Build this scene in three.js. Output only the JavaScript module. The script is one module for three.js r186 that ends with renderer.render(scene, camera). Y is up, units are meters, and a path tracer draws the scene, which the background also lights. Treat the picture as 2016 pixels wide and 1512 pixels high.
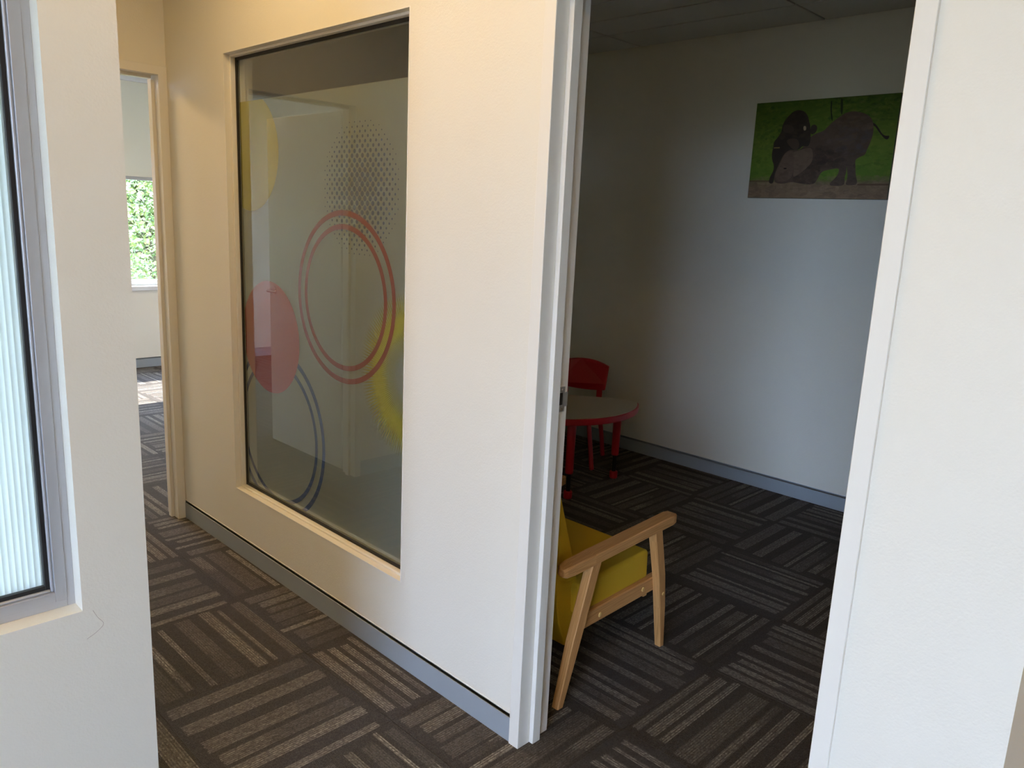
import * as THREE from 'three';
import { RoundedBoxGeometry } from 'three/addons/geometries/RoundedBoxGeometry.js';
import { RectAreaLightUniformsLib } from 'three/addons/lights/RectAreaLightUniformsLib.js';
import { mergeGeometries } from 'three/addons/utils/BufferGeometryUtils.js';

// ---------------------------------------------------------------- camera, sky, sun, exposure
const scene = new THREE.Scene();
const renderer = new THREE.WebGLRenderer({ antialias: true });
renderer.toneMapping = THREE.LinearToneMapping;
renderer.toneMappingExposure = 1.25;
renderer.shadowMap.enabled = true;
RectAreaLightUniformsLib.init();

const rad = THREE.MathUtils.degToRad;
const camera = new THREE.PerspectiveCamera(52.594, 2016 / 1512, 0.05, 200);
camera.rotation.order = 'YXZ';
camera.position.set(1.3803, 1.5039, 1.4793);
camera.rotation.set(rad(-11.914), rad(44.224), rad(2.625));
scene.add(camera);

scene.background = new THREE.Color().setRGB(0.63, 0.84, 1.26);
scene.backgroundIntensity = 16;

const sun = new THREE.DirectionalLight(new THREE.Color().setRGB(1.0, 0.95, 0.86), 22);
sun.position.set(-10, 12.3, -1.0); sun.target.position.set(0, 0, 0);
sun.castShadow = true; sun.shadow.mapSize.set(2048, 2048);
Object.assign(sun.shadow.camera, { left: -14, right: 14, top: 14, bottom: -14, near: 0.5, far: 60 });
sun.position.add(new THREE.Vector3(-5, 0, 0)); sun.target.position.set(-5, 0, 0);
scene.add(sun, sun.target);

// ---------------------------------------------------------------- helpers
let seed = 20240517;
const rnd = () => { seed = (seed * 1664525 + 1013904223) >>> 0; return seed / 4294967296; };
const rr = (a, b) => a + (b - a) * rnd();
const names = new Map();
function numbered(n) { const k = names.get(n) ?? 0; names.set(n, k + 1); return k ? n + '_' + String(k).padStart(3, '0') : n; }
function mesh(name, geo, mat, parent) {
  const m = new THREE.Mesh(geo, mat); m.name = name; m.castShadow = m.receiveShadow = true; (parent ?? scene).add(m); return m;
}
function thing(name, label, category, group) {
  const o = new THREE.Group(); o.name = numbered(name); o.userData = { label, category }; if (group) o.userData.group = group; scene.add(o); return o;
}
function tag(m, label, category, group) { m.name = numbered(m.name); m.userData = { label, category }; if (group) m.userData.group = group; return m; }
function structG(name, label, category) { const o = new THREE.Group(); o.name = name; o.userData = { kind: 'structure', label, category }; scene.add(o); return o; }
function structM(name, geo, mat, label, category) { const m = mesh(name, geo, mat); m.userData = { kind: 'structure', label, category }; return m; }
// box between two corners, uv in metres
function bx(x0, x1, y0, y1, z0, z1) {
  const w = x1 - x0, h = y1 - y0, d = z1 - z0, g = new THREE.BoxGeometry(w, h, d), uv = g.attributes.uv;
  const s = [[d, h], [d, h], [w, d], [w, d], [w, h], [w, h]];
  for (let f = 0; f < 6; f++) for (let k = 0; k < 4; k++) { const i = f * 4 + k; uv.setXY(i, uv.getX(i) * s[f][0] + x0 + z0, uv.getY(i) * s[f][1] + y0); }
  g.translate((x0 + x1) / 2, (y0 + y1) / 2, (z0 + z1) / 2); return g;
}
function rbx(x0, x1, y0, y1, z0, z1, r = 0.002, seg = 1) {
  const g = new RoundedBoxGeometry(x1 - x0, y1 - y0, z1 - z0, seg, r); g.translate((x0 + x1) / 2, (y0 + y1) / 2, (z0 + z1) / 2); return g;
}
const merge = (a) => mergeGeometries(a.map((g) => { g = g.index ? g.toNonIndexed() : g; for (const k of Object.keys(g.attributes)) if (!['position', 'normal', 'uv'].includes(k)) g.deleteAttribute(k); return g; }));
// loft through closed sections (arrays of Vector3 of equal length), flat shaded, capped, u round the section and v along it in metres
function loft(sections) {
  const pos = [], uv = [], n = sections[0].length; let v = 0;
  const tri = (a, b, c, ta, tb, tc) => { for (const p of [a, b, c]) pos.push(p.x, p.y, p.z); uv.push(...ta, ...tb, ...tc); };
  for (let s = 0; s + 1 < sections.length; s++) {
    const A = sections[s], B = sections[s + 1], dv = A[0].distanceTo(B[0]); let u = 0;
    for (let k = 0; k < n; k++) {
      const j = (k + 1) % n, du = A[k].distanceTo(A[j]);
      tri(A[k], A[j], B[j], [u, v], [u + du, v], [u + du, v + dv]); tri(A[k], B[j], B[k], [u, v], [u + du, v + dv], [u, v + dv]); u += du;
    }
    v += dv;
  }
  for (const [S, flip] of [[sections[0], 1], [sections[sections.length - 1], 0]])
    for (let k = 1; k + 1 < n; k++) { const t = [[0, 0], [0.01, 0], [0.01, 0.01]]; flip ? tri(S[0], S[k + 1], S[k], ...t) : tri(S[0], S[k], S[k + 1], ...t); }
  const g = new THREE.BufferGeometry();
  g.setAttribute('position', new THREE.Float32BufferAttribute(pos, 3)); g.setAttribute('uv', new THREE.Float32BufferAttribute(uv, 2)); g.computeVertexNormals(); return g;
}
// chamfered rectangle in a horizontal plane
const rectH = (x0, x1, z0, z1, y, c = 0.003) => [[x1, z0 + c], [x1 - c, z0], [x0 + c, z0], [x0, z0 + c], [x0, z1 - c], [x0 + c, z1], [x1 - c, z1], [x1, z1 - c]].map(([x, z]) => new THREE.Vector3(x, y, z));
// chamfered rectangle in a plane of constant z
const rectV = (x0, x1, y0, y1, z, c = 0.003) => [[x0, y0 + c], [x0 + c, y0], [x1 - c, y0], [x1, y0 + c], [x1, y1 - c], [x1 - c, y1], [x0 + c, y1], [x0, y1 - c]].map(([x, y]) => new THREE.Vector3(x, y, z));

// ---------------------------------------------------------------- textures and materials
function dataTex(n, fn, srgb, repeat = 1) {
  const d = new Uint8Array(n * n * 4);
  for (let y = 0; y < n; y++) for (let x = 0; x < n; x++) { const c = fn(x, y), i = (y * n + x) * 4; d[i] = c[0]; d[i + 1] = c[1]; d[i + 2] = c[2]; d[i + 3] = 255; }
  const t = new THREE.DataTexture(d, n, n); t.wrapS = t.wrapT = THREE.RepeatWrapping; t.magFilter = THREE.LinearFilter; t.minFilter = THREE.LinearMipmapLinearFilter; t.generateMipmaps = true;
  if (srgb) t.colorSpace = THREE.SRGBColorSpace; t.repeat.set(repeat, repeat); t.needsUpdate = true; return t;
}
// tiling value noise
function noiseField(n, cells) {
  const g = Array.from({ length: cells * cells }, rnd), s = (t) => t * t * (3 - 2 * t);
  return (x, y) => {
    const fx = x / n * cells, fy = y / n * cells, x0 = Math.floor(fx), y0 = Math.floor(fy), tx = s(fx - x0), ty = s(fy - y0), at = (a, b) => g[((b % cells) + cells) % cells * cells + ((a % cells) + cells) % cells];
    return (at(x0, y0) * (1 - tx) + at(x0 + 1, y0) * tx) * (1 - ty) + (at(x0, y0 + 1) * (1 - tx) + at(x0 + 1, y0 + 1) * tx) * ty;
  };
}
const N256a = noiseField(256, 128), N256b = noiseField(256, 64), N256c = noiseField(256, 12);
const rollerBump = dataTex(256, (x, y) => { const v = 255 * (0.45 * N256a(x, y) + 0.55 * N256b(x, y)); return [v, v, v]; }, false, 4);
const weaveBump = dataTex(256, (x, y) => { const v = 255 * (0.5 * (0.5 + 0.5 * Math.sin(x * Math.PI / 4)) * (0.5 + 0.5 * Math.sin(y * Math.PI / 4)) + 0.5 * N256a(x, y)); return [v, v, v]; }, false, 6);
const P = (o) => new THREE.MeshStandardMaterial(o), PP = (o) => new THREE.MeshPhysicalMaterial(o);
const lin = (r, g, b) => new THREE.Color().setRGB(r, g, b);
const M = {
  paint: P({ color: lin(0.83, 0.785, 0.675), roughness: 0.62, bumpMap: rollerBump, bumpScale: 0.00035 }),
  trim: P({ color: lin(0.84, 0.80, 0.71), roughness: 0.35 }),
  ceiling: P({ color: lin(0.68, 0.67, 0.64), roughness: 0.95 }),
  ceilTile: P({ color: lin(0.66, 0.65, 0.62), roughness: 0.95, bumpMap: rollerBump, bumpScale: 0.001 }),
  skirt: P({ color: lin(0.33, 0.36, 0.38), roughness: 0.45, metalness: 0.0 }),
  rubber: P({ color: lin(0.010, 0.010, 0.011), roughness: 0.6 }),
  alu: P({ color: lin(0.50, 0.50, 0.51), roughness: 0.42, metalness: 0.35 }),
  aluWhite: P({ color: lin(0.78, 0.79, 0.80), roughness: 0.4 }),
  pane: PP({ color: 0xffffff, transmission: 1, roughness: 0.0, thickness: 0, ior: 1.5 }),
  mirrorPane: PP({ color: lin(0.86, 0.90, 0.87), transmission: 1, roughness: 0.0, thickness: 0, ior: 2.1 }),
  film: PP({ color: lin(0.82, 0.87, 0.80), transmission: 0.76, roughness: 0.88, thickness: 0, ior: 1.2 }),
  inkYellow: P({ color: lin(0.42, 0.37, 0.045), roughness: 0.7 }),
  inkRed: P({ color: lin(0.40, 0.085, 0.075), roughness: 0.7 }),
  inkBlue: P({ color: lin(0.035, 0.085, 0.26), roughness: 0.7 }),
  inkRing: P({ color: lin(0.27, 0.05, 0.045), roughness: 0.7 }),
  inkDot: P({ color: lin(0.09, 0.125, 0.235), roughness: 0.7 }),
  steel: P({ color: lin(0.55, 0.54, 0.52), roughness: 0.3, metalness: 0.9 }),
  chrome: P({ color: lin(0.8, 0.8, 0.8), roughness: 0.15, metalness: 1 }),
  red: PP({ color: lin(0.52, 0.012, 0.022), roughness: 0.38 }),
  tabletop: P({ color: lin(0.60, 0.50, 0.38), roughness: 0.42 }),
  darkMetal: P({ color: lin(0.03, 0.03, 0.033), roughness: 0.35, metalness: 0.6 }),
  fabric: P({ color: lin(0.66, 0.40, 0.012), roughness: 0.75, bumpMap: weaveBump, bumpScale: 0.0008 }),
  blind: P({ color: lin(0.80, 0.78, 0.66), roughness: 0.9 }),
  ground: P({ color: lin(0.13, 0.14, 0.09), roughness: 1 }),
  bark: P({ color: lin(0.16, 0.13, 0.10), roughness: 0.95 }),
  leaf: PP({ color: lin(0.52, 0.60, 0.32), roughness: 1, transmission: 0.4, thickness: 0, side: THREE.DoubleSide }),
  door: P({ color: lin(0.76, 0.75, 0.72), roughness: 0.4 }),
};
// timber: grain lines along v
const woodTex = (() => {
  const a = noiseField(256, 6), b = noiseField(256, 24), c = noiseField(256, 96);
  return dataTex(256, (x, y) => {
    const w = x + 26 * a(x, y * 0.35), ring = 0.5 + 0.5 * Math.sin(w * 0.42 + 4 * b(x, y * 0.2)), t = 0.42 * ring + 0.33 * c(x, y * 0.12) + 0.25 * b(x, y * 0.3);
    return [174 + 48 * t, 122 + 47 * t, 66 + 42 * t];
  }, true, 1);
})();
woodTex.repeat.set(9, 2.2);
M.wood = P({ map: woodTex, roughness: 0.5 });

// carpet: loop pile in rows 4 mm apart, bands of lighter yarn of uneven length over a dark ground
function carpetTex() {
  const n = 512, rows = 128, tone = new Float32Array(rows), a = new Float32Array(rows), b = new Float32Array(rows), mid = new Float32Array(rows), mid2 = new Float32Array(rows);
  let r = Math.floor(rr(2, 7));
  const set = (r0, w, t, s, e, m, m2) => { for (let k = r0; k < Math.min(rows, r0 + w); k++) { tone[k] = t * rr(0.78, 1.12); a[k] = s + rr(-0.006, 0.006); b[k] = e + rr(-0.006, 0.006); mid[k] = m + rr(-0.07, 0.07); mid2[k] = m2; } };
  while (r < rows - 3) {
    const kind = rnd(), w = Math.floor(kind < 0.35 ? rr(4, 8) : kind < 0.75 ? rr(7, 13) : rr(12, 21));
    const t = kind < 0.35 ? rr(0.85, 1.1) : kind < 0.75 ? rr(0.65, 1.0) : rr(0.45, 0.75);
    set(r, w, t, rr(0.012, 0.09), rr(0.90, 0.988), rr(0.3, 0.7), rnd() < 0.4 ? rr(0.3, 0.7) : 1);
    r += w + Math.floor(rnd() < 0.28 ? rr(8, 14) : rr(3, 7));
  }
  const c = noiseField(512, 256), seg = Array.from({ length: rows * 64 }, rnd);
  return dataTex(n, (x, y) => {
    const k = y >> 2, v = x / n, inside = v > a[k] && v < b[k], odd = (k & 1) ? 1.12 : 0.6;
    let t = inside ? tone[k] * (v > mid[k] ? mid2[k] : 1) * odd : 0;
    const dash = seg[k * 64 + ((x + k * 37) >> 3) % 64]; t *= 0.5 + 0.72 * dash;
    t += 0.05 * dash; const g = (c(x, y) - 0.5) * 34, grooveShade = (y & 3) === 0 ? 0.86 : 1;  // shade in the grooves between yarn rows is darkened into the colour
    return [(62 + 72 * t + g) * grooveShade, (56 + 71 * t + g) * grooveShade, (51 + 64 * t + g) * grooveShade].map((q) => Math.max(0, Math.min(255, q)));
  }, true, 1);
}
const pileBump = dataTex(256, (x, y) => { const v = 255 * (0.5 * (0.5 + 0.5 * Math.sin(y * Math.PI / 2)) + 0.5 * N256a(x, y)); return [v, v, v]; }, false, 2);
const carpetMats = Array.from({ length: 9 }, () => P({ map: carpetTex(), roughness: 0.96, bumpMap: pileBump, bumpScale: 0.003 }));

// ---------------------------------------------------------------- building shell
const H = 2.62, T = 0.119;
// outdoors
structM('ground', bx(-60, 60, -0.6, -0.4, -60, 60), M.ground, 'grey green ground outside the building', 'ground');

// floor with carpet tiles laid quarter turn
const floor = structG('floor', 'dark grey brown striped carpet tile floor', 'floor');
for (const q of [[-6.21, -0.32, 4.15], [-0.32, 5.12, 6.65]]) mesh('floor_slab', bx(q[0], q[1], -0.3, -0.008, -2.88, q[2]), M.ground, floor);
{
  const s = 0.4988, gz = new THREE.BoxGeometry(s, 0.008, s), gx = gz.clone(), gz2 = gz.clone(), gx2 = gz.clone();
  const turn = (g, f) => { const uv = g.attributes.uv; for (let i = 8; i < 12; i++) { const [u, v] = f(uv.getX(i), uv.getY(i)); uv.setXY(i, u, v); } };
  turn(gz, (u, v) => [v, u]); turn(gz2, (u, v) => [1 - v, 1 - u]); turn(gx2, (u, v) => [1 - u, 1 - v]);
  for (let i = -8; i <= 9; i++) for (let j = -4; j <= 5; j++) {
    const x = -2.311 + 0.5 * i + 0.25, z = 0.199 - 0.5 * j - 0.25;
    if (z + 0.25 < -2.76 || x + 0.25 < -6.06) continue;
    const along = ((i + j) % 2 + 2) % 2, flip = rnd() < 0.5, g = along === 0 ? (flip ? gz : gz2) : (flip ? gx : gx2);
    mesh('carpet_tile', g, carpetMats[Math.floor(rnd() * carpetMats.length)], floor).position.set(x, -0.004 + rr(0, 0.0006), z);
  }
  const far = carpetMats[0];
  mesh('carpet_lining', bx(-6.06, -0.32, -0.006, -0.002, 2.2, 4.0), far, floor);
  mesh('carpet_lining', bx(-0.2, 5.0, -0.006, -0.002, 2.2, 6.5), far, floor);
  mesh('carpet_lining', bx(2.69, 5.0, -0.006, -0.002, -2.76, 2.2), far, floor);
}

// ceiling: slab over all, tiles in the play room
const ceiling = structG('ceiling', 'off white suspended ceiling of long panels', 'ceiling');
// the slab sits higher over the play room, where the panels hang below a void
for (const [a, b, c, d, e] of [[-6.21, -2.26, -2.88, 4.15, 0], [-2.26, 1.062, -2.88, -2.76, 0], [-2.26, -0.32, -0.119, 4.15, 0], [-0.32, 1.062, -0.119, 6.65, 0], [1.062, 5.12, -2.88, 6.65, 0], [-2.26, 1.062, -2.76, -0.119, 0.12]]) mesh('ceiling_slab', bx(a, b, H + e, H + 0.3, c, d), M.ceiling, ceiling);
{
  const xs = [-2.26, -1.741, -0.563, 0.615, 1.062], zs = [-2.749]; for (let z = -2.404; z < -0.2; z += 0.2865) zs.push(z); zs.push(-0.127);
  for (let i = 0; i + 1 < xs.length; i++) for (let j = 0; j + 1 < zs.length; j++)
    mesh('ceiling_tile', rbx(xs[i] + (i ? 0.006 : 0.004), xs[i + 1] - 0.006, H - 0.02, H + 0.004, zs[j] + 0.005, zs[j + 1] - 0.005, 0.002), M.ceilTile, ceiling);
}

// a wall of painted board with a recessed dark gap and grey skirting along one or both faces
function wallShape(x0, x1, holes, doors) {
  const y0 = 0.0905, s = new THREE.Shape(); s.moveTo(x0, y0);
  for (const [a, b, h] of doors) { s.lineTo(a, y0); s.lineTo(a, h); s.lineTo(b, h); s.lineTo(b, y0); }
  s.lineTo(x1, y0); s.lineTo(x1, H); s.lineTo(x0, H); s.closePath();
  for (const [a, b, c, d] of holes) { const p = new THREE.Path(); p.moveTo(a, c); p.lineTo(a, d); p.lineTo(b, d); p.lineTo(b, c); p.closePath(); s.holes.push(p); }
  return s;
}
// the wall runs along local x; its front face is local z = 0, its back face z = -t
function wall(name, label, x0, x1, { t = T, holes = [], doors = [], pos = [0, 0, 0], turn = 0, front = true, back = true, side } = {}) {
  const w = structG('wall_' + name, label, 'wall'); w.position.set(...pos); w.rotation.y = turn;
  const g = new THREE.ExtrudeGeometry(wallShape(x0, x1, holes, doors), { depth: t, bevelEnabled: false }); g.translate(0, 0, -t);
  mesh('board', g, M.paint, w);
  const runs = []; let a = x0; for (const [p, q] of doors) { runs.push([a, p]); a = q; } runs.push([a, x1]);
  const sk = structG('baseboard_' + name, 'grey skirting below a narrow shadow gap along the ' + label, 'skirting'); sk.position.copy(w.position); sk.rotation.y = turn;
  for (const [p, q] of runs) {
    if (q - p < 0.02) continue;
    const zf = front ? -0.030 : -0.004, zb = back ? -t + 0.030 : -t + 0.004;
    mesh('wall_plate', bx(p, q, 0, 0.0905, zb, zf), M.skirt, sk);
    if (front) { mesh('skirting_board', rbx(p, q, 0, 0.0785, -0.0005, 0.003, 0.0008), M.skirt, sk); mesh('edge_bead', bx(p, q, 0.0905, 0.0945, -0.002, 0.0014), M.trim, sk); }
    if (back) mesh('skirting_board', rbx(p, q, 0, 0.0785, -t - 0.003, -t + 0.0005, 0.0008), M.skirt, sk);
    else mesh('wall_foot', bx(p, q, 0, 0.0905, -t, -t + 0.004), M.paint, sk);
  }
  if (side) mesh('board_end', bx(...side), M.paint, w);
  return w;
}
const WIN = { x0: -1.712, x1: -0.533, y0: 0.305, y1: 2.09 };
wall('front', 'cream painted wall with the picture window and doorway', -2.26, 1.181, { holes: [[WIN.x0, WIN.x1, WIN.y0, WIN.y1]], doors: [[0, 0.893, 2.09]] });
wall('back', 'far wall of the play room behind the elephant picture', -6.21, 5.12, { pos: [0, 0, -2.76] });
// end wall of the corridor: local x runs towards -z
const DZ0 = 0.0, DZ1 = 0.92;
wall('end', 'narrow end wall of the corridor with the open doorway', -4.0, 2.76, { pos: [-2.26, 0, 0], turn: Math.PI / 2, doors: [[-DZ1, -DZ0 - 0.0, 2.09]] });
wall('side', 'corridor wall facing the picture window', 1.65, 2.38, { pos: [0, 0, 1.26], turn: Math.PI });
wall('return', 'short return wall beside the corridor', 0.921 + T, 1.26, { pos: [-1.65, 0, 0], turn: -Math.PI / 2, t: 0.1 });
wall('recess', 'corridor wall backing the frosted window room', 0.32, 1.65, { pos: [0, 0, 0.921], turn: Math.PI });
const NIB = { x: -0.2, z: 0.921 }, LW = { z0: 1.0486, z1: 2.6, y0: 0.705, y1: 2.25 };
wall('left', 'pale wall with the aluminium framed frosted window', -6.5, -NIB.z, { pos: [NIB.x, 0, 0], turn: Math.PI / 2, t: 0.12, holes: [[-LW.z1, -LW.z0, LW.y0, LW.y1]] });
wall('right', 'wall turning the corner beside the doorway', T, 2.76, { pos: [1.181, 0, 0], turn: Math.PI / 2 });
// outer walls
wall('west', 'outer wall of the end room with the garden window', -4.15, 2.76, { pos: [-6.06, 0, 0], turn: Math.PI / 2, t: 0.15, holes: [[-0.7, 2.1, 0.76, 2.58]], back: false });
wall('south', 'outer wall of the room behind the reeded glass', 0.32, 6.21, { pos: [0, 0, 4.0], turn: Math.PI, t: 0.15, holes: [[0.45, 2.15, 0.5, 2.56], [3.3, 4.7, 0.6, 2.5]], back: false });
wall('lobby', 'outer wall with tall glazing behind the lobby', -5.12, 0.32, { pos: [0, 0, 6.5], turn: Math.PI, t: 0.15, holes: [[-4.1, -1.3, 0.12, 2.58]], back: false });
wall('east', 'plain outer wall of the lobby', -2.76, 6.5, { pos: [5.0, 0, 0], turn: -Math.PI / 2, t: 0.12, back: false });

// ---------------------------------------------------------------- door frames
// frame set in a wall; outer opening from local x = 0 to w, front face at z = 0, wall thickness t
function doorFrame(parent, w, t, strike) {
  const f = 0.036, top = 2.09, s = 0.052, p = 0.008;
  for (const side of [0, 1]) {
    const X = (a, b) => side ? [w - b, w - a] : [a, b];
    const j = mesh('jamb', merge([rbx(...X(0, f + 0.002), 0, top, -0.041, p, 0.002), rbx(...X(0, f - 0.001), 0, top, -t - 0.004, -0.035, 0.0015)]), M.trim, parent);
    mesh('door_stop', rbx(...X(f - 0.004, s), 0, 2.035, -0.073, -0.041, 0.002), M.trim, j);
    if (!side && strike) {
      const sp = mesh('strike_plate', merge([rbx(f - 0.001, f + 0.0012, 0.996, 1.066, -0.110, -0.086, 0.0004), rbx(f - 0.001, f + 0.0016, 1.010, 1.050, -0.122, -0.106, 0.0004)]), M.steel, parent);
      mesh('latch_hole_shade', bx(f + 0.0008, f + 0.0016, 1.016, 1.050, -0.101, -0.088), M.rubber, sp);  // black slab on the plate face, standing in for shade inside the hole
      for (const y of [1.059, 1.003]) { const g = new THREE.CylinderGeometry(0.004, 0.004, 0.001, 14); g.rotateZ(Math.PI / 2); g.translate(f + 0.0017, y, -0.097); mesh('screw', g, M.chrome, sp); }
    }
  }
  const h = mesh('head', merge([rbx(f - 0.002, w - f + 0.002, top - f - 0.002, top, -0.041, p, 0.002), rbx(f - 0.002, w - f + 0.002, top - f + 0.001, top, -t - 0.004, -0.035, 0.0015)]), M.trim, parent);
  mesh('door_stop', rbx(s - 0.002, w - s + 0.002, top - s, top - f + 0.004, -0.073, -0.041, 0.002), M.trim, h);
}
const door1 = structG('door_1', 'white rebated door frame of the play room doorway with a steel strike plate', 'door frame');
doorFrame(door1, 0.893, T, true);
const door2 = structG('door_2', 'cream door frame at the end of the corridor with its white door standing open', 'door');
door2.position.set(-2.26, 0, DZ1); door2.rotation.y = Math.PI / 2;
doorFrame(door2, DZ1 - DZ0, T, false);
{ // leaf swung open into the end room, hinged on the far jamb
  const leaf = mesh('door_leaf', rbx(0.0, 0.035, 0.012, 2.04, -0.955, -0.14, 0.002), M.door, door2);
  const rose = new THREE.CylinderGeometry(0.026, 0.026, 0.008, 24); rose.rotateZ(Math.PI / 2); rose.translate(0.039, 1.0, -0.895);
  const neck = new THREE.CylinderGeometry(0.009, 0.009, 0.045, 14); neck.rotateZ(Math.PI / 2); neck.translate(0.062, 1.0, -0.895);
  const bar = new THREE.CapsuleGeometry(0.009, 0.10, 6, 12); bar.rotateX(Math.PI / 2); bar.translate(0.082, 1.0, -0.845);
  mesh('door_handle', merge([rose, neck, bar]), M.chrome, leaf);
}

// ---------------------------------------------------------------- picture window with frosted printed film
{
  const w = structG('window_1', 'tall fixed corridor window with frosted film printed with coloured circles', 'window'), { x0, x1, y0, y1 } = WIN;
  const ring = (a, b, z0, z1, r) => [rbx(x0 + a, x0 + b, y0 + a, y1 - a, z0, z1, r), rbx(x1 - b, x1 - a, y0 + a, y1 - a, z0, z1, r), rbx(x0 + b, x1 - b, y0 + a, y0 + b, z0, z1, r), rbx(x0 + b, x1 - b, y1 - b, y1 - a, z0, z1, r)];
  const part = (n, gs, m) => gs.forEach((g) => mesh(n, g, m, w));
  part('lining', ring(0, 0.004, -T, 0.0015, 0.001), M.trim);
  part('glazing_bead', ring(0.0035, 0.013, -0.044, -0.022, 0.003), M.trim);
  part('gasket', ring(0.0035, 0.0235, -0.0485, -0.0435, 0.001), M.rubber);
  part('inner_bead', ring(0.0035, 0.014, -0.085, -0.060, 0.003), M.trim);
  mesh('pane', new THREE.PlaneGeometry(x1 - x0 - 0.02, y1 - y0 - 0.02).translate((x0 + x1) / 2, (y0 + y1) / 2, -0.050), M.mirrorPane, w);
  const fx0 = x0 + 0.020, fx1 = x1 - 0.020, fy0 = y0 + 0.026, fy1 = 1.912, zf = -0.0555, zi = -0.0545;
  const film = mesh('frosted_film', new THREE.PlaneGeometry(fx1 - fx0, fy1 - fy0).translate((fx0 + fx1) / 2, (fy0 + fy1) / 2, zf), M.film, w);
  film.userData.label = 'frosted film covering the lower glass';
  // printed shapes, trimmed to the film
  const clip = (g) => { g = g.index ? g.toNonIndexed() : g; const q = g.attributes.position.array, keep = []; for (let i = 0; i < q.length; i += 9) { const X = [q[i], q[i + 3], q[i + 6]], Y = [q[i + 1], q[i + 4], q[i + 7]]; if (!(Math.max(...X) <= fx0 || Math.min(...X) >= fx1 || Math.max(...Y) <= fy0 || Math.min(...Y) >= fy1)) keep.push(...q.slice(i, i + 9)); }
    g = new THREE.BufferGeometry(); g.setAttribute('position', new THREE.Float32BufferAttribute(keep, 3)); g.setAttribute('normal', new THREE.Float32BufferAttribute(keep.map((_, i) => i % 3 === 2 ? 1 : 0), 3)); const p = g.attributes.position; for (let i = 0; i < p.count; i++) p.setXY(i, Math.min(fx1, Math.max(fx0, p.getX(i))), Math.min(fy1, Math.max(fy0, p.getY(i)))); return g; };
  const put = (n, g, x, y, m, dz, l) => { const o = mesh(n, clip(g.translate(x, y, zi + dz)), m, film); if (l) o.userData.label = l; return o; };
  const disc = (r) => new THREE.RingGeometry(0.0001, r, 96, 24);
  put('yellow_disc', disc(0.224), -1.618, 1.716, M.inkYellow, 0, 'mustard yellow disc cut off by the film edge');
  put('blue_ring', new THREE.RingGeometry(0.333, 0.353, 128, 1), -1.434, 0.612, M.inkBlue, 0, 'blue outline circle');
  put('blue_ring', new THREE.RingGeometry(0.283, 0.301, 128, 1), -1.434, 0.612, M.inkBlue, 0, 'inner blue outline circle');
  put('red_disc', disc(0.227), -1.485, 0.996, M.inkRed, 0.0004, 'dusky red disc');
  // dots in staggered rows, largest in the middle
  const dots = [];
  for (let j = -15; j <= 15; j++) for (let i = -8; i <= 8; i++) {
    const x = (i + (j & 1 ? 0.5 : 0)) * 0.0302, y = j * 0.01535, d = Math.hypot(x, y); if (d > 0.226) continue;
    const r = 0.0098 * Math.pow(Math.max(0.02, 1 - Math.pow(d / 0.236, 1.6)), 0.62); dots.push(new THREE.CircleGeometry(Math.max(0.0018, r), 10).translate(x, y, 0));
  }
  const dm = put('halftone_dots', merge(dots), -0.862, 1.582, M.inkDot, 0, 'round patch of navy halftone dots'); dm.userData.kind = 'stuff';
  put('red_ring', new THREE.RingGeometry(0.285, 0.304, 128, 1), -0.958, 1.207, M.inkRing, 0.0004, 'red outline circle');
  put('red_ring', new THREE.RingGeometry(0.239, 0.257, 128, 1), -0.958, 1.207, M.inkRing, 0.0004, 'inner red outline circle');
  // yellow burst of fine radial strokes, widest half way out
  const rays = [], NR = 150;
  for (let k = 0; k < NR; k++) {
    const t = k / NR * Math.PI * 2, c = Math.cos(t), s = Math.sin(t), rs = [0.075, 0.13, 0.165, 0.205, 0.235, 0.285], ws = [0, 0.42, 0.95, 0.95, 0.5, 0], pos = [];
    const q = (r, o) => [c * r - s * o, s * r + c * o, 0];
    for (let m = 0; m + 1 < rs.length; m++) {
      const wa = ws[m] * Math.PI * rs[m] / NR, wb = ws[m + 1] * Math.PI * rs[m + 1] / NR, A = q(rs[m], -wa), B = q(rs[m], wa), C = q(rs[m + 1], wb), D = q(rs[m + 1], -wb);
      pos.push(...A, ...D, ...C, ...A, ...C, ...B);
    }
    const g = new THREE.BufferGeometry(); g.setAttribute('position', new THREE.Float32BufferAttribute(pos, 3)); g.setAttribute('normal', new THREE.Float32BufferAttribute(pos.map((_, i) => i % 3 === 2 ? 1 : 0), 3)); g.setAttribute('uv', new THREE.Float32BufferAttribute(new Array(pos.length / 3 * 2).fill(0), 2)); rays.push(g);
  }
  const ym = put('halftone_burst', merge(rays), -0.565, 0.985, M.inkYellow, 0.0002, 'yellow ring burst of fine radial strokes'); ym.userData.kind = 'stuff';
}

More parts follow.
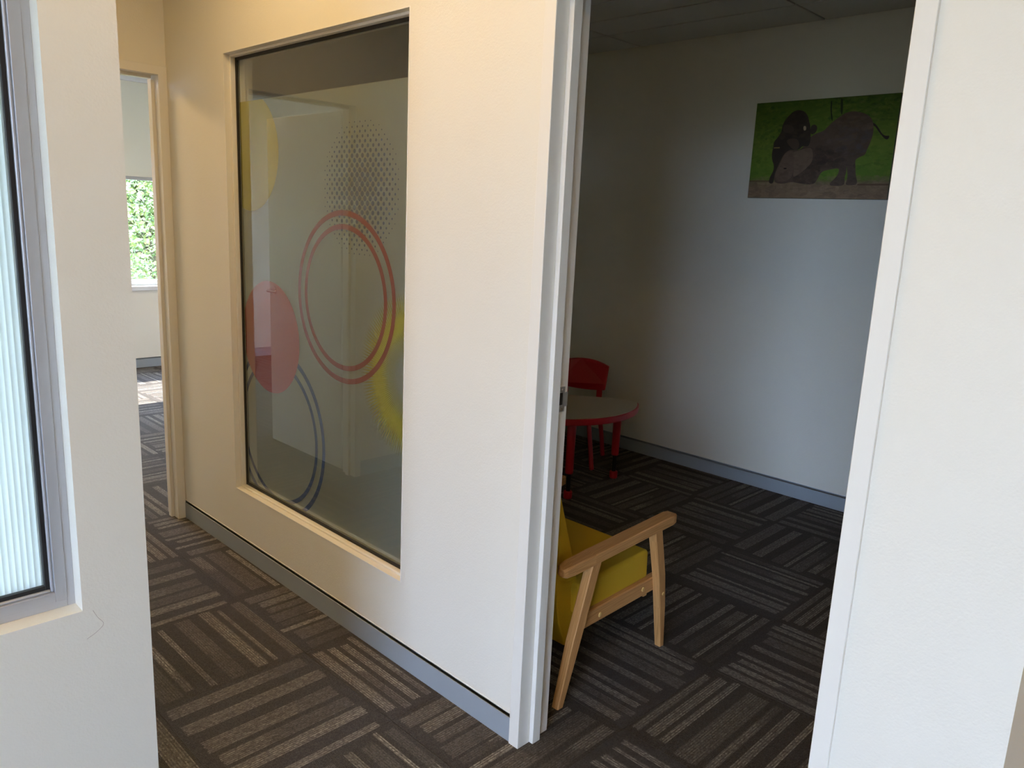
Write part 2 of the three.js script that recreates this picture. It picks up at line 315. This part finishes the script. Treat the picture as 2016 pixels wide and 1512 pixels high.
// ---------------------------------------------------------------- aluminium window with reeded glass in the left wall
{
  const w = structG('window_2', 'silver aluminium window with pale reeded glass and black gasket', 'window'), { z0, z1, y0, y1 } = LW, X = NIB.x;
  const ring = (n, a, b, xa, xb, r, m) => { for (const g of [rbx(X + xa, X + xb, y0 + a, y1 - a, z0 + a, z0 + b, r), rbx(X + xa, X + xb, y0 + a, y1 - a, z1 - b, z1 - a, r), rbx(X + xa, X + xb, y0 + a, y0 + b, z0 + b, z1 - b, r), rbx(X + xa, X + xb, y1 - b, y1 - a, z0 + b, z1 - b, r)]) mesh(n, g, m, w); };
  ring('outer_frame', 0, 0.0145, -0.11, -0.043, 0.001, M.alu);
  ring('sash', 0.0145, 0.035, -0.105, -0.041, 0.001, M.alu);
  ring('glazing_bead', 0.035, 0.041, -0.10, -0.047, 0.003, M.alu);
  ring('gasket', 0.040, 0.049, -0.075, -0.052, 0.001, M.rubber);
  const reed = dataTex(128, (x) => { const v = 255 * Math.abs(Math.sin(x * Math.PI / 16)); return [v, v, v]; }, false, 1); reed.repeat.set(12, 1);
  const glass = PP({ color: lin(0.60, 0.66, 0.62), transmission: 1, roughness: 0.93, thickness: 0, ior: 1.45, bumpMap: reed, bumpScale: 0.0012 });
  const gw = z1 - z0 - 0.1, gh = y1 - y0 - 0.1, g = new THREE.PlaneGeometry(gw, gh), uv = g.attributes.uv; for (let i = 0; i < uv.count; i++) uv.setXY(i, uv.getX(i) * gw, uv.getY(i) * gh);
  g.rotateY(Math.PI / 2); g.translate(X - 0.060, (y0 + y1) / 2, (z0 + z1) / 2); const gm = mesh('reeded_pane', g, glass, w); gm.userData.label = 'pale cyan reeded privacy glass';
}

// ---------------------------------------------------------------- windows of the outer walls
{
  const w = structG('window_3', 'white framed garden window of the end room', 'window'), x = -6.13;
  for (const [a, b, c, d] of [[0.76, 0.81, -0.7, 2.1], [2.53, 2.58, -0.7, 2.1], [0.76, 2.58, 2.05, 2.1], [0.76, 2.58, -0.7, -0.65], [0.76, 2.58, 0.68, 0.73]]) mesh('window_frame', rbx(x - 0.03, x + 0.03, a, b, -d, -c, 0.003), M.aluWhite, w);
  mesh('sill', rbx(-6.10, -6.03, 0.718, 0.757, -2.14, 0.74, 0.004), M.aluWhite, w);
  mesh('pane', new THREE.PlaneGeometry(2.7, 1.72).rotateY(Math.PI / 2).translate(x, 1.67, -0.7), M.pane, w);
  for (const [n, x0, x1, y0, y1, z, turn, l] of [['window_4', -2.15, -0.45, 0.5, 2.56, 4.07, 0, 'window of the room behind the reeded glass'], ['window_5', 1.3, 4.1, 0.12, 2.58, 6.57, 0, 'tall lobby glazing'], ['window_6', -4.7, -3.3, 0.6, 2.5, 4.07, 0, 'unseen window added to brighten the end room']]) {  // the last one is an unseen window, added to brighten the end room
    const v = structG(n, l, 'window'), k = Math.max(1, Math.round((x1 - x0) / 1.2)); if (turn) v.rotation.y = Math.PI / 2;
    for (let i = 0; i <= k; i++) { const c = x0 + 0.025 + (x1 - x0 - 0.05) * i / k; mesh('mullion', rbx(c - 0.025, c + 0.025, y0, y1, z - 0.03, z + 0.03, 0.002), M.aluWhite, v); }
    for (const y of [y0, y1 - 0.05]) mesh('rail', rbx(x0, x1, y, y + 0.05, z - 0.03, z + 0.03, 0.002), M.aluWhite, v);
    mesh('pane', new THREE.PlaneGeometry(x1 - x0, y1 - y0).translate((x0 + x1) / 2, (y0 + y1) / 2, z), M.pane, v);
  }
  const b = thing('roller_blind', 'cream roller blind half lowered over the garden window', 'blind');
  mesh('cassette', rbx(-6.055, -5.98, 2.53, 2.60, -2.1, 0.66, 0.006), M.aluWhite, b);
  mesh('fabric', new THREE.PlaneGeometry(2.7, 0.83).rotateY(Math.PI / 2).translate(-6.02, 2.135, -0.72), M.blind, b);
  mesh('bottom_bar', rbx(-6.03, -6.01, 1.70, 1.73, -2.07, 0.63, 0.004), M.alu, b);
}

// ---------------------------------------------------------------- ceiling light panels
function ceilingPanel(x, z, w, d, power, label) {
  const o = thing('ceiling_light', label, 'ceiling light', 'warm ceiling light panels');
  for (const g of [rbx(x - w / 2 - 0.015, x + w / 2 + 0.015, H - 0.012, H + 0.001, z - d / 2 - 0.015, z - d / 2, 0.002), rbx(x - w / 2 - 0.015, x + w / 2 + 0.015, H - 0.012, H + 0.001, z + d / 2, z + d / 2 + 0.015, 0.002), rbx(x - w / 2 - 0.015, x - w / 2, H - 0.012, H + 0.001, z - d / 2, z + d / 2, 0.002), rbx(x + w / 2, x + w / 2 + 0.015, H - 0.012, H + 0.001, z - d / 2, z + d / 2, 0.002)]) mesh('trim_frame', g, M.aluWhite, o);
  mesh('diffuser', bx(x - w / 2, x + w / 2, H - 0.007, H + 0.001, z - d / 2, z + d / 2), P({ color: 0xffffff, emissive: lin(1, 0.74, 0.42), emissiveIntensity: 2 }), o);
  const l = new THREE.RectAreaLight(lin(1, 0.66, 0.27), power, w, d); l.position.set(x, H - 0.014, z); l.rotation.x = -Math.PI / 2; o.add(l);
}
ceilingPanel(-0.05, 0.78, 0.3, 0.5, 12.5, 'square warm ceiling light panel above the doorway');
ceilingPanel(-1.1, 0.46, 1.0, 0.25, 4.2, 'unseen long warm panel added as fill light over the corridor');  // unseen lamp, added as warm fill along the corridor
ceilingPanel(-3.9, 0.75, 0.6, 0.6, 34, 'square warm ceiling light panel in the end room');
ceilingPanel(1.3, 1.75, 0.6, 0.6, 11.5, 'unseen square warm panel added to light the near walls');  // unseen lamp, added to put warm light on the near walls
ceilingPanel(2.4, -1.4, 0.6, 0.6, 18, 'unseen square warm panel added to light the right wall end');  // unseen lamp, added to warm the wall face past the right corner

// ---------------------------------------------------------------- elephant canvas
{
  const W = 1024, Hh = 680, cv = document.createElement('canvas'); cv.width = W; cv.height = Hh; const c = cv.getContext('2d');
  const grd = c.createLinearGradient(0, 0, 0, Hh); grd.addColorStop(0, '#5d8a30'); grd.addColorStop(0.45, '#86ad44'); grd.addColorStop(0.80, '#6fa336'); grd.addColorStop(0.835, '#9a8a70'); grd.addColorStop(1, '#b09a82'); c.fillStyle = grd; c.fillRect(0, 0, W, Hh);
  const dab = (n, x0, x1, y0, y1, cols, a, b) => { for (let k = 0; k < n; k++) { c.globalAlpha = rr(0.06, 0.3); c.fillStyle = cols[Math.floor(rnd() * cols.length)]; c.beginPath(); c.ellipse(rr(x0, x1), rr(y0, y1), rr(a, b), rr(a, b) * 0.5, rr(-0.4, 0.4), 0, 6.3); c.fill(); } c.globalAlpha = 1; };
  dab(1100, 0, W, 0, 540, ['#4a7422', '#9cc052', '#a8bd62', '#5f9030', '#84ad40'], 6, 34);
  dab(320, 560, W, 0, 170, ['#2c5018', '#3c6422', '#4d7430', '#9bb070'], 5, 26);
  dab(220, 20, 330, 30, 330, ['#33601f', '#4d7f30', '#7a9a50'], 6, 24);
  dab(260, 0, W, 530, 580, ['#9a9478', '#78884c', '#b5a58e'], 8, 36); dab(300, 0, W, 572, Hh, ['#b8a48e', '#8e7b6a', '#c8b4a0', '#76655a'], 6, 46);
  c.fillStyle = '#6b5443'; c.globalAlpha = 0.7; c.fillRect(0, 556, 175, 7); c.fillRect(815, 578, 210, 11); c.globalAlpha = 1;
  const shape = {
kneel:[[444,250],[483,230],[534,217],[559,188],[595,153],[631,129],[672,102],[721,95],[776,105],[827,126],[856,154],[871,192],[877,239],[872,280],[861,321],[849,353],[842,387],[821,394],[791,409],[779,422],[787,468],[796,522],[811,560],[812,584],[768,589],[734,586],[737,564],[742,526],[732,488],[724,450],[729,499],[720,537],[729,589],[673,594],[621,591],[622,571],[651,547],[675,509],[676,470],[620,480],[564,489],[543,511],[529,545],[510,581],[456,583],[389,574],[333,564],[285,578],[234,578],[198,562],[196,510],[216,458],[236,407],[257,362],[297,335],[334,342],[382,339],[424,279]],
tail:[[859,175],[887,190],[912,220],[937,257],[964,269],[987,265],[980,291],[962,290],[938,268],[908,235],[883,203],[866,194]],
upright:[[161,577],[160,538],[187,486],[187,446],[167,411],[158,364],[165,318],[164,278],[195,246],[216,207],[218,168],[233,129],[266,93],[300,67],[342,65],[379,79],[406,113],[419,152],[431,181],[442,247],[443,291],[429,324],[391,311],[370,338],[334,342],[297,335],[257,362],[236,407],[216,458],[196,510],[199,577]],
foot:[[436,175],[465,169],[484,189],[477,227],[443,242],[434,208]],
ear:[[312,358],[371,344],[440,324],[466,342],[477,387],[473,431],[433,475],[383,514],[342,536],[344,490],[343,427],[326,382]],
knee:[[260,271],[301,257],[344,264],[366,299],[358,338],[328,342],[282,306]],
face:[[257,368],[298,341],[336,359],[343,427],[344,490],[330,541],[277,566],[214,563],[202,510],[222,458],[242,407]],
thigh:[[693,186],[775,186],[845,237],[844,310],[824,373],[772,392],[702,357],[679,302]],
ear2:[[227,157],[292,167],[320,207],[273,221],[223,210]],
tusk:[[377,177],[398,176],[404,206],[384,211]],
branch1:[[557,17],[568,18],[570,82],[589,153],[579,152],[562,81]],
branch2:[[623,6],[642,8],[652,114],[638,113]],
  };
  const path = (pts, col) => { const m = (a, b) => [(a[0] + b[0]) / 2, (a[1] + b[1]) / 2], n = pts.length; c.fillStyle = col; c.beginPath(); c.moveTo(...m(pts[n - 1], pts[0])); for (let i = 0; i < n; i++) c.quadraticCurveTo(...pts[i], ...m(pts[i], pts[(i + 1) % n])); c.closePath(); c.fill(); };
  const inside = (pts, draw) => { const m = (a, b) => [(a[0] + b[0]) / 2, (a[1] + b[1]) / 2], n = pts.length; c.save(); c.beginPath(); c.moveTo(...m(pts[n - 1], pts[0])); for (let i = 0; i < n; i++) c.quadraticCurveTo(...pts[i], ...m(pts[i], pts[(i + 1) % n])); c.closePath(); c.clip(); draw(); c.restore(); };
  path(shape.branch1, '#26381a'); path(shape.branch2, '#31451f');
  path(shape.foot, '#4d463f'); path(shape.tail, '#3a2f29');
  path(shape.kneel, '#70625a');
  inside(shape.kneel, () => { dab(170, 520, 880, 90, 300, ['#8c7a6c', '#7a7270', '#6a5b50', '#9a897a'], 10, 50); dab(90, 650, 860, 190, 400, ['#6c6c78', '#5b5048', '#787078'], 10, 44); dab(110, 380, 700, 330, 480, ['#463b34', '#54473e', '#3a302a'], 10, 50); dab(70, 620, 820, 430, 600, ['#514842', '#5f5650', '#443b36'], 8, 30); dab(60, 340, 560, 480, 600, ['#3f342d', '#594a3f'], 8, 36); });
  path(shape.upright, '#453e3a');
  inside(shape.upright, () => { dab(90, 220, 440, 60, 260, ['#5c534e', '#37302d', '#655a52'], 8, 34); dab(70, 150, 420, 230, 580, ['#2c2623', '#39322e', '#4a423c'], 8, 34); });
  path(shape.ear2, '#5a524e'); path(shape.knee, '#625852'); path(shape.face, '#86756a'); path(shape.ear, '#8d7c6e');
  inside(shape.face, () => dab(60, 190, 350, 340, 570, ['#6b5b51', '#97867a', '#54463e'], 6, 28)); inside(shape.ear, () => dab(60, 310, 480, 330, 540, ['#a08e7f', '#6e5d52', '#7b6a5e'], 6, 30));
  path(shape.tusk, '#d9d0bd'); c.fillStyle = '#b3a46a'; c.fillRect(170, 318, 46, 7); c.fillStyle = '#2a221e'; c.beginPath(); c.ellipse(276, 470, 12, 5, 0, 0, 6.3); c.fill();
  const t = new THREE.CanvasTexture(cv); t.colorSpace = THREE.SRGBColorSpace;
  const pr = thing('canvas_print', 'unframed canvas photo print of two elephants on grass hung on the far wall', 'picture');
  mesh('canvas_wrap', rbx(-0.903, -0.128, 1.689, 2.206, -2.757, -2.7385, 0.002), P({ color: lin(0.12, 0.13, 0.09), roughness: 0.8 }), pr);
  mesh('printed_face', new THREE.PlaneGeometry(0.771, 0.513).translate(-0.5155, 1.9475, -2.7375), P({ map: t, color: lin(0.70, 0.60, 0.50), roughness: 0.7 }), pr);
}

// ---------------------------------------------------------------- small armchair
{
  const a = thing('armchair', 'low timber armchair with mustard yellow seat and back cushions inside the doorway', 'armchair');
  const xm = -0.27, mir = (g) => { g = g.clone(); const p = g.attributes.position; for (let i = 0; i < p.count; i++) p.setX(i, 2 * xm - p.getX(i)); for (let i = 0; i < p.count; i += 3) for (const at of Object.values(g.attributes)) { const n = at.itemSize; for (let k = 0; k < n; k++) { const q = at.array[(i + 1) * n + k]; at.array[(i + 1) * n + k] = at.array[(i + 2) * n + k]; at.array[(i + 2) * n + k] = q; } } g.computeVertexNormals(); return g; };
  const both = (n, g) => { const r = mesh(n, g, M.wood, a), l = mesh(n, mir(g), M.wood, a); return [r, l]; };
  // front leg, leaning forward to its foot
  both('front_leg', loft([rectH(-0.031, -0.006, -0.808, -0.783, 0), rectH(-0.029, 0.002, -0.782, -0.747, 0.17), rectH(-0.024, 0.006, -0.758, -0.715, 0.30), rectH(-0.022, 0.010, -0.706, -0.662, 0.487)]));
  both('back_leg', loft([rectH(-0.033, -0.006, -0.245, -0.218, 0), rectH(-0.029, 0.003, -0.305, -0.262, 0.22), rectH(-0.024, 0.008, -0.378, -0.332, 0.470)]));
  // armrest, rounded nose at the back
  both('armrest', loft([rectV(-0.014, 0.010, 0.464, 0.488, -0.190, 0.006), rectV(-0.028, 0.014, 0.459, 0.492, -0.203, 0.005), rectV(-0.035, 0.014, 0.458, 0.494, -0.24), rectV(-0.038, 0.014, 0.463, 0.499, -0.34), rectV(-0.038, 0.013, 0.484, 0.520, -0.770), rectV(-0.034, 0.009, 0.485, 0.520, -0.790, 0.004)].map((s) => s.slice().reverse()).reverse().map((s) => s.reverse())));
  const rails = both('side_rail', loft([rectV(-0.050, -0.022, 0.238, 0.292, -0.755), rectV(-0.050, -0.022, 0.226, 0.280, -0.335)].reverse()));
  const fr = mesh('front_rail', rbx(xm - 0.22, xm + 0.22, 0.205, 0.250, -0.735, -0.712, 0.003), M.wood, a);
  for (const [z, y] of [[-0.665, 0.262], [-0.425, 0.250]]) { const g = new THREE.SphereGeometry(0.009, 14, 8); g.scale(0.35, 1, 1); g.translate(-0.0215, y, z); mesh('screw_cap', g, P({ color: lin(0.62, 0.38, 0.12), roughness: 0.4 }), rails[0]); }
  { const g = new THREE.SphereGeometry(0.008, 14, 8); g.scale(0.4, 1, 1); g.translate(0.0045, 0.225, -0.757); mesh('screw_cap', g, P({ color: lin(0.62, 0.38, 0.12), roughness: 0.4 }), a); }
  const seat = new RoundedBoxGeometry(0.462, 0.108, 0.385, 4, 0.014); seat.rotateX(rad(2.5)); seat.translate(xm, 0.331, -0.520); mesh('seat_cushion', seat, M.fabric, a);
  // back cushion: side outline in z and y, extruded across
  const s = new THREE.Shape(); s.moveTo(0.318, 0.168); s.lineTo(0.372, 0.215); s.quadraticCurveTo(0.386, 0.25, 0.380, 0.29); s.lineTo(0.215, 0.77); s.quadraticCurveTo(0.185, 0.80, 0.15, 0.775); s.lineTo(0.285, 0.25); s.closePath();
  const bg = new THREE.ExtrudeGeometry(s, { depth: 0.38, bevelEnabled: true, bevelSize: 0.008, bevelThickness: 0.010, bevelSegments: 3 }); bg.rotateY(Math.PI / 2); bg.translate(xm - 0.19, 0, 0);
  mesh('back_cushion', bg, M.fabric, a);
}

// ---------------------------------------------------------------- child's table
{
  const t = thing('kids_table', "half moon child's table with beige top, red edge and red adjustable legs", 'table');
  const cx = -1.607, cz = -1.93, R = 0.52, top = 0.48, ax = Math.atan2(0.56, 0.83);   // the flat side faces away, towards -z and -x
  const outline = (inset) => {
    const r = R - inset, d = 0.13 - inset, rc = 0.10 - inset * 0.5, s = new THREE.Shape();
    // local y points to the flat side
    const yc = d - rc, xc = Math.sqrt((r - rc) ** 2 - yc ** 2), a = Math.atan2(yc, xc);
    s.absarc(xc, yc, rc, a, Math.PI / 2, false); s.quadraticCurveTo(0, d - 0.03, -xc, d); s.absarc(-xc, yc, rc, Math.PI / 2, Math.PI - a, false); s.absarc(0, 0, r, Math.PI - a, Math.PI * 2 + a, false); return s;
  };
  const place = (g) => { g.rotateX(-Math.PI / 2); g.rotateY(ax); g.translate(cx, 0, cz); return g; };
  const opt = (h, b) => ({ depth: h, bevelEnabled: true, bevelSize: b, bevelThickness: b, bevelSegments: 3, curveSegments: 48 });
  mesh('edge_band', place(new THREE.ExtrudeGeometry(outline(0.006), opt(0.024, 0.006)).translate(0, 0, top - 0.033)), M.red, t);
  const tp = mesh('table_top', place(new THREE.ExtrudeGeometry(outline(0.010), { depth: 0.003, bevelEnabled: false, curveSegments: 48 }).translate(0, 0, top - 0.0025)), M.tabletop, t); tp.userData.label = 'beige laminate top';
  for (const [x, z] of [[-1.245, -1.703], [-1.305, -2.197], [-1.955, -1.76], [-1.62, -1.52]]) {
    const leg = mesh('leg', new THREE.LatheGeometry([[0.0, 0.145], [0.019, 0.145], [0.0225, 0.151], [0.0235, 0.30], [0.026, 0.448], [0, 0.448]].map(([r, y]) => new THREE.Vector2(r, y)), 24).translate(x, 0, z), M.red, t);
    mesh('adjuster', new THREE.CylinderGeometry(0.0125, 0.0125, 0.12, 18).translate(x, 0.095, z), M.darkMetal, leg);
    const pin = []; for (let k = 0; k < 4; k++) { const g = new THREE.SphereGeometry(0.003, 8, 6); g.translate(x - 0.011, 0.062 + k * 0.022, z + 0.0085); pin.push(g); } mesh('adjuster_pins', merge(pin), M.chrome, leg);
    mesh('foot', new THREE.LatheGeometry([[0, 0], [0.019, 0], [0.024, 0.006], [0.0245, 0.04], [0.021, 0.045], [0, 0.045]].map(([r, y]) => new THREE.Vector2(r, y)), 24).translate(x, 0, z), M.red, leg);
  }
}

// ---------------------------------------------------------------- child's chair
{
  const ch = thing('kids_chair', "red moulded plastic child's chair pushed up to the half moon table", 'chair');
  ch.position.set(-1.73, 0, -2.29); ch.rotation.y = rad(20);
  // local: forward +z, right +x
  const tube = (pts, r) => new THREE.TubeGeometry(new THREE.CatmullRomCurve3(pts.map((p) => new THREE.Vector3(...p))), 16, r, 12, false);
  for (const s of [-1, 1]) {
    mesh('front_leg', merge([tube([[s * 0.205, 0.004, 0.165], [s * 0.178, 0.15, 0.14], [s * 0.15, 0.29, 0.115]], 0.0145), new THREE.SphereGeometry(0.0145, 12, 8).translate(s * 0.205, 0.0145, 0.165)]), M.red, ch);
    mesh('back_leg', merge([tube([[s * 0.165, 0.004, -0.175], [s * 0.155, 0.15, -0.15], [s * 0.142, 0.29, -0.12]], 0.0145), new THREE.SphereGeometry(0.0145, 12, 8).translate(s * 0.165, 0.0145, -0.175)]), M.red, ch);
    mesh('back_post', rbx(s * 0.118 - 0.018, s * 0.118 + 0.018, 0.28, 0.47, -0.168, -0.150, 0.005, 2).rotateX(0), M.red, ch);
  }
  const ss = new THREE.Shape(); ss.moveTo(-0.15, -0.15); ss.lineTo(0.15, -0.15); ss.quadraticCurveTo(0.165, -0.15, 0.168, -0.13); ss.lineTo(0.175, 0.12); ss.quadraticCurveTo(0.172, 0.155, 0.14, 0.16); ss.lineTo(-0.14, 0.16); ss.quadraticCurveTo(-0.172, 0.155, -0.175, 0.12); ss.lineTo(-0.168, -0.13); ss.quadraticCurveTo(-0.165, -0.15, -0.15, -0.15);
  mesh('seat', new THREE.ExtrudeGeometry(ss, { depth: 0.016, bevelEnabled: true, bevelSize: 0.006, bevelThickness: 0.006, bevelSegments: 3 }).rotateX(Math.PI / 2).translate(0, 0.305, 0), M.red, ch);
  const bs = new THREE.Shape(); bs.moveTo(-0.158, 0.455); bs.quadraticCurveTo(-0.165, 0.53, -0.170, 0.605); bs.quadraticCurveTo(0, 0.660, 0.170, 0.605); bs.quadraticCurveTo(0.165, 0.53, 0.158, 0.455); bs.quadraticCurveTo(0, 0.425, -0.158, 0.455);
  const bg = new THREE.ExtrudeGeometry(bs, { depth: 0.012, bevelEnabled: true, bevelSize: 0.004, bevelThickness: 0.004, bevelSegments: 2, curveSegments: 24 });
  { const p = bg.attributes.position; for (let i = 0; i < p.count; i++) { const x = p.getX(i), y = p.getY(i); p.setZ(i, p.getZ(i) - 0.172 + 1.1 * x * x - 0.12 * (y - 0.45)); } bg.computeVertexNormals(); }
  mesh('backrest', bg, M.red, ch);
}

// ---------------------------------------------------------------- hair caught on the wall below the left window
{
  const y = LW.y0, z = LW.z0, X = NIB.x + 0.0008, q = (dy, dz) => new THREE.Vector3(X, y + dy, z + dz);
  tag(mesh('stray_hair', new THREE.TubeGeometry(new THREE.CatmullRomCurve3([q(-0.004, -0.018), q(-0.022, -0.026), q(-0.040, -0.036), q(-0.052, -0.024), q(-0.062, -0.004)]), 30, 0.00028, 5), P({ color: lin(0.42, 0.30, 0.26), roughness: 0.6 })), 'thin stray hair stuck to the wall under the window corner', 'hair');
}

// ---------------------------------------------------------------- tree outside the end room
{
  const t = thing('garden_tree', 'bushy green tree filling the garden window', 'tree');
  const limb = (pts, r0) => { const c = new THREE.CatmullRomCurve3(pts.map((p) => new THREE.Vector3(...p))), g = new THREE.TubeGeometry(c, 20, 1, 8), p = g.attributes.position; for (let i = 0; i < p.count; i++) { const k = Math.floor(i / 9) / 20, o = c.getPointAt(k), f = r0 * (1 - 0.75 * k); p.setXYZ(i, o.x + (p.getX(i) - o.x) * f, o.y + (p.getY(i) - o.y) * f, o.z + (p.getZ(i) - o.z) * f); } g.computeVertexNormals(); return g; };
  mesh('trunk', limb([[-9.4, -0.42, -2.55], [-9.3, 0.6, -2.6], [-9.45, 1.8, -2.5], [-9.3, 3.2, -2.4]], 0.09), M.bark, t);
  for (const e of [[-9.0, 2.0, -1.8], [-9.6, 2.4, -3.4], [-9.1, 1.5, -3.3], [-9.7, 2.6, -1.6], [-9.2, 1.2, -1.9]]) mesh('branch', limb([[-9.35, 0.9, -2.57], [(-9.35 + e[0]) / 2, e[1] * 0.72, (-2.57 + e[2]) / 2], e], 0.035), M.bark, t);
  const g = new THREE.BufferGeometry(); g.setAttribute('position', new THREE.Float32BufferAttribute([0, 0, 0, 0.5, 0.12, 0.5, 0, 0, 1, 0, 0, 0, 0, 0, 1, -0.5, 0.12, 0.5], 3)); g.computeVertexNormals();
  const N = 60000, im = new THREE.InstancedMesh(g, M.leaf, N), o = new THREE.Object3D(), col = new THREE.Color();
  for (let k = 0; k < N; k++) {
    const a = rr(0, 6.283), b = Math.acos(rr(-1, 1)), r = Math.pow(rnd(), 0.45);
    o.position.set(-9.6 + 1.3 * r * Math.sin(b) * Math.cos(a), 1.6 + 2.1 * r * Math.cos(b), -2.5 + 2.0 * r * Math.sin(b) * Math.sin(a));
    o.rotation.set(rr(-1.2, 1.2), rr(0, 6.28), rr(-0.8, 0.8)); o.scale.setScalar(rr(0.03, 0.08)); o.updateMatrix(); im.setMatrixAt(k, o.matrix);
    const w = rnd(); im.setColorAt(k, w < 0.12 ? col.setRGB(1.25, 1.15, 0.7) : w < 0.2 ? col.setRGB(1.1, 1.05, 1.6) : col.setRGB(rr(0.7, 1.1), rr(0.8, 1.1), rr(0.6, 1.2)));
  }
  im.name = 'foliage'; im.userData.kind = 'stuff'; im.castShadow = im.receiveShadow = true; t.add(im);
}

renderer.render(scene, camera);
